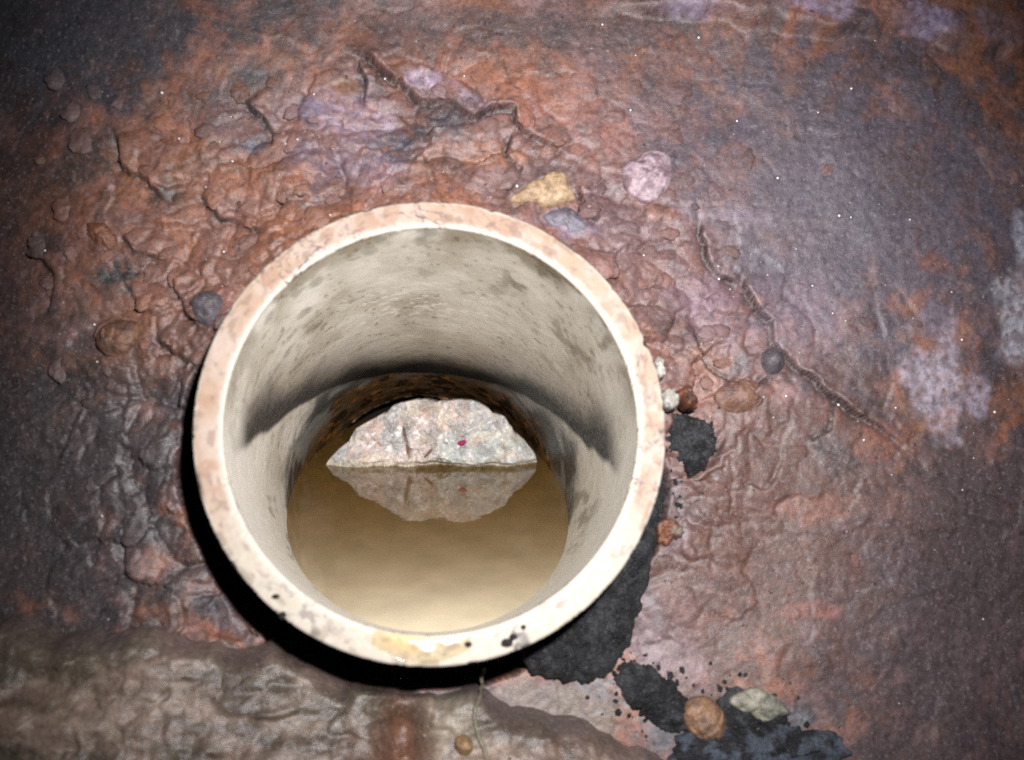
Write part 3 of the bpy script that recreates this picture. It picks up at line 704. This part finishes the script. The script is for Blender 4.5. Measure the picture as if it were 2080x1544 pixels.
# tar
tar1, tar2 = A(44, 44, 47, .45), A(74, 74, 78, .45)
tag(outline_thing('tar_patch', [(1062, 1330), (1082, 1345), (1092, 1368), (1150, 1392), (1212, 1382), (1272, 1332), (1292, 1262), (1310, 1210), (1332, 1142), (1344, 1082), (1336, 1040), (1250, 1020), (1150, 1150), (1060, 1250)], 5, 221, tar1*.8, tar2*.7, amp=1.2, rag=.1, mat=M_tar, power=3, grain=2.2, lift=-31),
    'large black tar patch filling the gap below right of the pipe', 'tar')
tag(outline_thing('tar_lump', [(1366, 838), (1390, 830), (1420, 846), (1448, 862), (1456, 890), (1450, 930), (1430, 950), (1404, 962), (1388, 938), (1372, 920), (1362, 880)], 4.2, 223, tar1, tar2, amp=1.2, rag=.24, mat=M_tar, power=2.6, grain=2),
    'black crumbly tar lump touching the right side of the pipe', 'tar')
tag(outline_thing('tar_strip', [(1256, 1350), (1280, 1342), (1310, 1350), (1345, 1372), (1376, 1402), (1396, 1430), (1400, 1470), (1370, 1492), (1340, 1480), (1300, 1440), (1262, 1410), (1252, 1376)], 4.5, 225, tar1, tar2, amp=1.2, rag=.24, mat=M_tar, power=2.6, grain=2, hoff=1.5),
    'oblong black tar lump left of the orange pebble at the bottom', 'tar')
tag(outline_thing('tar_mound', [(1360, 1500), (1420, 1488), (1480, 1470), (1540, 1480), (1620, 1482), (1690, 1490), (1720, 1530), (1700, 1590), (1550, 1610), (1420, 1600), (1360, 1550)], 5, 227, tar1, A(84, 92, 104, .5), amp=1.2, rag=.24, mat=M_tar, power=2.6, grain=2.6, hoff=1),
    'wide black tar mound along the bottom edge of the wall', 'tar')
tag(outline_thing('tar_smear', [(1456, 1424), (1470, 1412), (1560, 1420), (1590, 1440), (1600, 1470), (1540, 1476), (1470, 1466)], 2.0, 229, tar1, tar2, amp=.9, mat=M_tar, power=4, hoff=.5),
    'thin black tar smear between the orange pebble and the leaf-shaped stone', 'tar')
tag(outline_thing('tar_dab', [(1348, 968), (1366, 958), (1388, 968), (1384, 1020), (1368, 1060), (1344, 1070)], 2.0, 231, tar1*.7, tar1, amp=.8, mat=M_tar, power=4, lift=-34),
    'narrow black tar dab in the gap at the right of the pipe', 'tar')
tag(outline_thing('orange_pebble', [(1384, 1440), (1404, 1420), (1432, 1416), (1454, 1432), (1468, 1466), (1466, 1496), (1440, 1508), (1410, 1494), (1390, 1470)], 3.2, 233, A(152, 116, 90, .5), A(130, 102, 84, .5), amp=.4, hoff=3.5),
    'orange-tan pebble stuck in black tar at the bottom', 'pebble')
tag(outline_thing('leaf_shaped_stone', [(1476, 1424), (1510, 1404), (1556, 1410), (1590, 1436), (1602, 1446), (1570, 1452), (1520, 1444), (1490, 1436)], 1.8, 235, A(140, 136, 122, .62), A(110, 108, 98, .6), amp=.5, hoff=2.5),
    'grey leaf-shaped stone lying above the black tar mound', 'stone')
# grit on the right of the rim
tag(outline_thing('white_crumb', [(1350, 794), (1364, 786), (1378, 798), (1380, 818), (1366, 828), (1352, 822)], 1.3, 241, A(196, 190, 180, .42), amp=.8, lift=-15, rag=.25, grain=1.2), 'white crumb beside the right rim just above the tar lump', 'crumb')
tag(outline_thing('rust_crumb', [(1382, 790), (1396, 782), (1412, 800), (1418, 822), (1404, 826), (1390, 810)], 2.2, 243, A(120, 72, 50, .55), A(84, 56, 44, .5), amp=.9, lift=-17, rag=.3, grain=1.1), 'flaky rust crumb right of the white crumb by the rim', 'crumb')
tag(outline_thing('white_sliver', [(1334, 726), (1342, 722), (1348, 742), (1350, 762), (1342, 764), (1336, 745)], 1.4, 245, A(205, 198, 190, .5), amp=.4, lift=-14, rag=.2), 'thin white sliver against the right rim', 'crumb')
tag(outline_thing('rust_flake', [(1342, 1064), (1358, 1052), (1378, 1062), (1388, 1082), (1366, 1096), (1344, 1112), (1338, 1090)], 2.0, 247, A(124, 80, 60, .55), A(120, 108, 98, .55), amp=.8, hoff=1, rag=.25, grain=1.2), 'reddish rust flake at the edge of the large tar patch', 'crumb')
tag(outline_thing('small_amber_pebble', [(926, 1502), (942, 1494), (958, 1506), (960, 1528), (944, 1540), (928, 1526)], 2.4, 249, A(146, 116, 84, .5), amp=.4, lift=float(h_ledge(*PX(np.array([942.]), np.array([1518.]), -24.))[0])-.3), 'tiny amber pebble on the silt ledge below the pipe', 'pebble')

# ------------------------------------------------------------------ stones that are part of the wall
rng = random.Random(7)
bases = []
for k in range(7):
    me = blob_mesh('stone', 1, 1, 1, 300+k, n=26, m=13, amp=.5); me.materials.append(M_stone); bases.append(me)
ROTB = PIPE_M.to_3x3()
pal = [A(150, 94, 66), A(134, 84, 66), A(126, 94, 94), A(104, 80, 76), A(160, 106, 70), A(96, 84, 88), A(140, 108, 108), A(82, 64, 58)]
cells = []
tries = 0
while len(cells) < 150 and tries < 5000:
    tries += 1
    px, py = rng.uniform(10, 2070), rng.uniform(120, 1230)
    if rng.random() > (.95 if (80 < px < 1540 and 150 < py < 820) else .05): continue
    if py > 1150 and px < 1400: continue
    u, v = PXW(np.array([px]), np.array([py])); u, v = float(u[0]), float(v[0])
    rd = rng.choice([1.5, 1.8, 2.2, 2.6, 3.2, 4.0])
    if math.hypot(u, v) < 60+rd*1.6: continue
    if any(math.hypot(u-a, v-b_) < (rd+c_)*1.15 for a, b_, c_ in cells): continue
    cells.append((u, v, rd))
for k, (u, v, rd) in enumerate(cells):
    hs = float(h_wall(np.array([u]), np.array([v]))[0])
    o = bpy.data.objects.new('stone', bases[k % 7]); link(o)
    asp = rng.uniform(.6, 1.0)
    p = P2W(u, v, hs-rd*.18)
    mtx = Matrix.Translation(Vector(p-WALL_O)) @ ROTB.to_4x4() @ Matrix.Rotation(rng.uniform(0, 6.28), 4, 'Z') @ Matrix.Diagonal((rd*1.15, rd*asp, rd*.36, 1))
    o.parent = wall; o.matrix_parent_inverse = Matrix.Identity(4); o.matrix_local = mtx
    iu, iv = int(round((u-ug[0])/.56)), int(round((v-vg[0])/.56))
    loc = col[max(iu-5, 0):iu+6, max(iv-5, 0):iv+6].reshape(-1, 3).mean(0)
    c = loc*.75*rng.uniform(.85, 1.35)+.3*pal[rng.randrange(len(pal))]*rng.uniform(.5, 1.)
    o.color = (*c, 1)

# ------------------------------------------------------------------ root fibre hanging on the ledge
def tube(name, pts, r, mat, colr, n=8):
    P = np.array(pts); k = len(P)
    d = np.gradient(P, axis=0); d /= np.linalg.norm(d, axis=1)[:, None]
    a = np.cross(d, [0, 1, 0]); a /= np.linalg.norm(a, axis=1)[:, None]; b_ = np.cross(d, a)
    t = np.linspace(0, 2*np.pi, n, endpoint=False)
    rad = r*(1+.25*fbm(np.arange(k)*.7, np.zeros(k), None, 2, 9))
    V = P[:, None]+rad[:, None, None]*(np.cos(t)[None, :, None]*a[:, None]+np.sin(t)[None, :, None]*b_[:, None])
    org = P[0]
    me = mesh_np(name, (V-org).transpose(1, 0, 2).reshape(-1, 3), grid_faces(n, k, True), np.broadcast_to(colr, (k*n, 3))); me.materials.append(mat)
    o = link(bpy.data.objects.new(name, me)); o.location = Vector(org); return o
kp = np.array([(990, 1352), (980, 1380), (970, 1420), (966, 1450), (972, 1490), (986, 1520), (1000, 1560)], float)
tq = np.linspace(0, 1, 40); kx = np.interp(tq, np.linspace(0, 1, 7), kp[:, 0]); ky = np.interp(tq, np.linspace(0, 1, 7), kp[:, 1])
kx = np.convolve(np.pad(kx, 3, 'edge'), np.ones(7)/7, 'valid'); ky = np.convolve(np.pad(ky, 3, 'edge'), np.ones(7)/7, 'valid')
kx = kx + 5*vn(tq*9, tq*0, None, 77) + 2.5*vn(tq*23, tq*0, None, 78)
hf = np.linspace(-30, -22, 40)
for _ in range(4):
    fu, fv = PX(kx, ky, hf); hf = np.maximum(h_ledge(fu, fv)+.5, -34)
    hf = np.convolve(np.pad(hf, 2, 'edge'), np.ones(5)/5, 'valid')+.2
fu, fv = PX(kx, ky, hf)
tag(tube('root_fibre', P2W(fu, fv, hf), .00055, M_thing, A(126, 120, 100, .5)), 'thin pale root fibre hanging over the silt ledge under the pipe', 'root')

# ------------------------------------------------------------------ water film at the lowest part of the sawn end
def film(name, a0, a1, seed, mat, hmax):
    a = np.radians(np.linspace(a0, a1, 60)); q = np.linspace(0, 1, 16)
    Aa, Q = np.meshgrid(a, q, indexing='ij'); e = (Aa-a[0])/(a[-1]-a[0])
    r = R1+.35+Q*(R0-R1-1.0)*(.55+.45*np.sin(e*np.pi))
    h = .03+hmax*np.sin(np.clip(e, 0, 1)*np.pi)**.6*np.sin(Q*np.pi)**.7*(1+.35*fbm(e*7, Q*3, None, 3, seed)) + .5*fbm(np.cos(Aa)*1.3, np.sin(Aa)*1.3, None, 2, 122)
    top_ = pipe_local(r*np.cos(Aa), r*np.sin(Aa), h); bot = pipe_local(r*np.cos(Aa), r*np.sin(Aa), h*0-.25)
    V = np.vstack([top_.reshape(-1, 3), bot.reshape(-1, 3)]); n0 = 60*16
    F = grid_faces(60, 16); rim = [i*16 for i in range(60)]+[59*16+j for j in range(1, 16)]+[i*16+15 for i in range(58, -1, -1)]+[j for j in range(14, 0, -1)]
    S_ = [(rim[i], rim[(i+1) % len(rim)], rim[(i+1) % len(rim)]+n0, rim[i]+n0) for i in range(len(rim))]
    me = mesh_np(name, V, np.vstack([F, F[:, ::-1]+n0, np.array(S_)])); me.materials.append(mat)
    o = link(bpy.data.objects.new(name, me)); o.matrix_world = PIPE_M; return o
tag(film('water_film', 254, 279, 401, M_yellow, .42), 'yellowish film of water wetting the lowest part of the sawn rim', 'water film', kind='stuff')

# grime specks on the bottom of the sawn end
for k, (px, py, rx, ry) in enumerate([(1030, 1306, 1.5, 1.1), (1042, 1294, 1.0, .8), (951, 1309, .9, .7), (560, 1212, .9, .6), (574, 1250, .9, .9), (1063, 1274, .7, .6)]):
    u, v = PX(np.array([px]), np.array([py]), 0.1); me = blob_mesh('grime_speck', rx, ry, .5, 420+k, colr=A(48, 42, 44, .6)); me.materials.append(M_tar)
    o = link(bpy.data.objects.new('grime_speck', me), pipe); o.location = (u[0]/1000, v[0]/1000, .0002)

# ------------------------------------------------------------------ droplets of condensation on rock and pipe
rng2 = np.random.default_rng(3)
hem_a = np.linspace(0, 2*np.pi, 10, endpoint=False); hem_b = np.array([.12, .5, .9, 1.25, 1.57, 1.9])
HA, HB = np.meshgrid(hem_a, hem_b, indexing='ij')
hs_ = np.stack([np.sin(HB)*np.cos(HA), np.sin(HB)*np.sin(HA), np.cos(HB)*.75], -1).reshape(-1, 3)
hF = grid_faces(10, 6, True)[:, ::-1]; hT = np.array([((i+1) % 10*6, i*6, 60) for i in range(10)])[:, [1, 0, 2]]
hs_ = np.vstack([hs_, [[0, 0, .76]]])
Vs, Fs, Ts = [], [], []; cnt = 0
du = np.concatenate([rng2.uniform(-118, 165, 90), 110+40*rng2.normal(size=45), -10+40*rng2.normal(size=25)]); dv = np.concatenate([rng2.uniform(-100, 128, 90), 10+45*rng2.normal(size=45), 85+20*rng2.normal(size=25)])
okm = (np.hypot(du, dv) > 61) & ~((dv < -48) & (du < 60)); du, dv = du[okm], dv[okm]
dh = h_wall(du, dv)
for a, b_, c_ in zip(du, dv, dh):
    r = .3+.75*rng2.random()**2.5
    p = P2W(a, b_, c_); R = np.array(ROTB)
    Vs.append(p-WALL_O+(hs_*r/1000)@R.T); Fs.append(hF+cnt); Ts.append(hT+cnt); cnt += len(hs_)
me = mesh_np('water_droplets', np.vstack(Vs), np.vstack(Fs), None, True, np.vstack(Ts)); me.materials.append(M_clear)
o = link(bpy.data.objects.new('water_droplets', me)); o.location = Vector(WALL_O)
tag(o, 'tiny glinting water droplets scattered over the rock wall', 'droplets', kind='stuff')

# ------------------------------------------------------------------ loose grit on the rock, and crumbs of tar round the black patches
t_ = (1+5**.5)/2
ICO = np.array([(-1, t_, 0), (1, t_, 0), (-1, -t_, 0), (1, -t_, 0), (0, -1, t_), (0, 1, t_), (0, -1, -t_), (0, 1, -t_), (t_, 0, -1), (t_, 0, 1), (-t_, 0, -1), (-t_, 0, 1)])/1.9
IFC = np.array([(0, 11, 5), (0, 5, 1), (0, 1, 7), (0, 7, 10), (0, 10, 11), (1, 5, 9), (5, 11, 4), (11, 10, 2), (10, 7, 6), (7, 1, 8), (3, 9, 4), (3, 4, 2), (3, 2, 6), (3, 6, 8), (3, 8, 9), (4, 9, 5), (2, 4, 11), (6, 2, 10), (8, 6, 7), (9, 8, 1)])
def scatter(name, u, v, h, rad, cols, mat, label):
    n = len(u); R = np.array(ROTB)
    k = ICO[None]*(1+.45*rng2.uniform(-1, 1, (n, 12, 1)))*rng2.uniform(.6, 1.2, (n, 1, 3))
    k[..., 2] *= .7
    P = P2W(u, v, h)-WALL_O
    V = P[:, None]+(k*rad[:, None, None]/1000)@R.T
    F = IFC[None]+12*np.arange(n)[:, None, None]
    me = mesh_np(name, V.reshape(-1, 3), None, np.repeat(cols, 12, 0), False, F.reshape(-1, 3)); me.materials.append(mat)
    o = link(bpy.data.objects.new(name, me)); o.location = Vector(WALL_O)
    return tag(o, label, 'grit', kind='stuff')
gu_ = rng2.uniform(-125, 170, 5200); gv_ = rng2.uniform(-110, 130, 5200)
dens = vn(gu_/14, gv_/14, None, 191)+.6*vn(gu_/5, gv_/5, None, 192)
keep = (np.hypot(gu_, gv_) > 63) & (dens > -.05); gu_, gv_ = gu_[keep], gv_[keep]
gh = np.maximum(h_wall(gu_, gv_), np.where(gu_ < 98, h_ledge(gu_, gv_), -99))
on_l = (h_ledge(gu_, gv_) > h_wall(gu_, gv_)) & (gu_ < 98)
iu = np.clip(((gu_-ug[0])/.56).round().astype(int), 0, len(ug)-1); iv = np.clip(((gv_-vg[0])/.56).round().astype(int), 0, len(vg)-1)
gc = col[iu, iv]; gc[on_l] = A(112, 96, 82)
gc = gc*rng2.uniform(.55, 1.7, (len(gu_), 1))
gr = .16+.5*rng2.random(len(gu_))**3
scatter('grit', gu_, gv_, gh, gr, gc, M_thing, 'fine loose grit clinging to the wet rock and silt')
tu, tv = [], []
for px, py, sp, n in [(1200, 1330, 70, 30), (1405, 895, 55, 25), (1320, 1420, 75, 45), (1550, 1500, 110, 70), (1450, 1440, 70, 25), (1370, 1010, 40, 14), (1290, 1360, 50, 40)]:
    a, b_ = PXW(px+sp*.62*rng2.normal(size=n), py+sp*.5*rng2.normal(size=n)); tu.append(a); tv.append(b_)
tu = np.concatenate(tu); tv = np.concatenate(tv); m = np.hypot(tu, tv) > 64; tu, tv = tu[m], tv[m]
thh = np.maximum(h_wall(tu, tv), np.where(tu < 98, h_ledge(tu, tv), -99))
scatter('tar_crumbs', tu, tv, thh, .3+.9*rng2.random(len(tu))**2, np.repeat(tar1[None], len(tu), 0)*rng2.uniform(.6, 1.6, (len(tu), 1)), M_tar, 'small black tar crumbs scattered round the tar lumps')
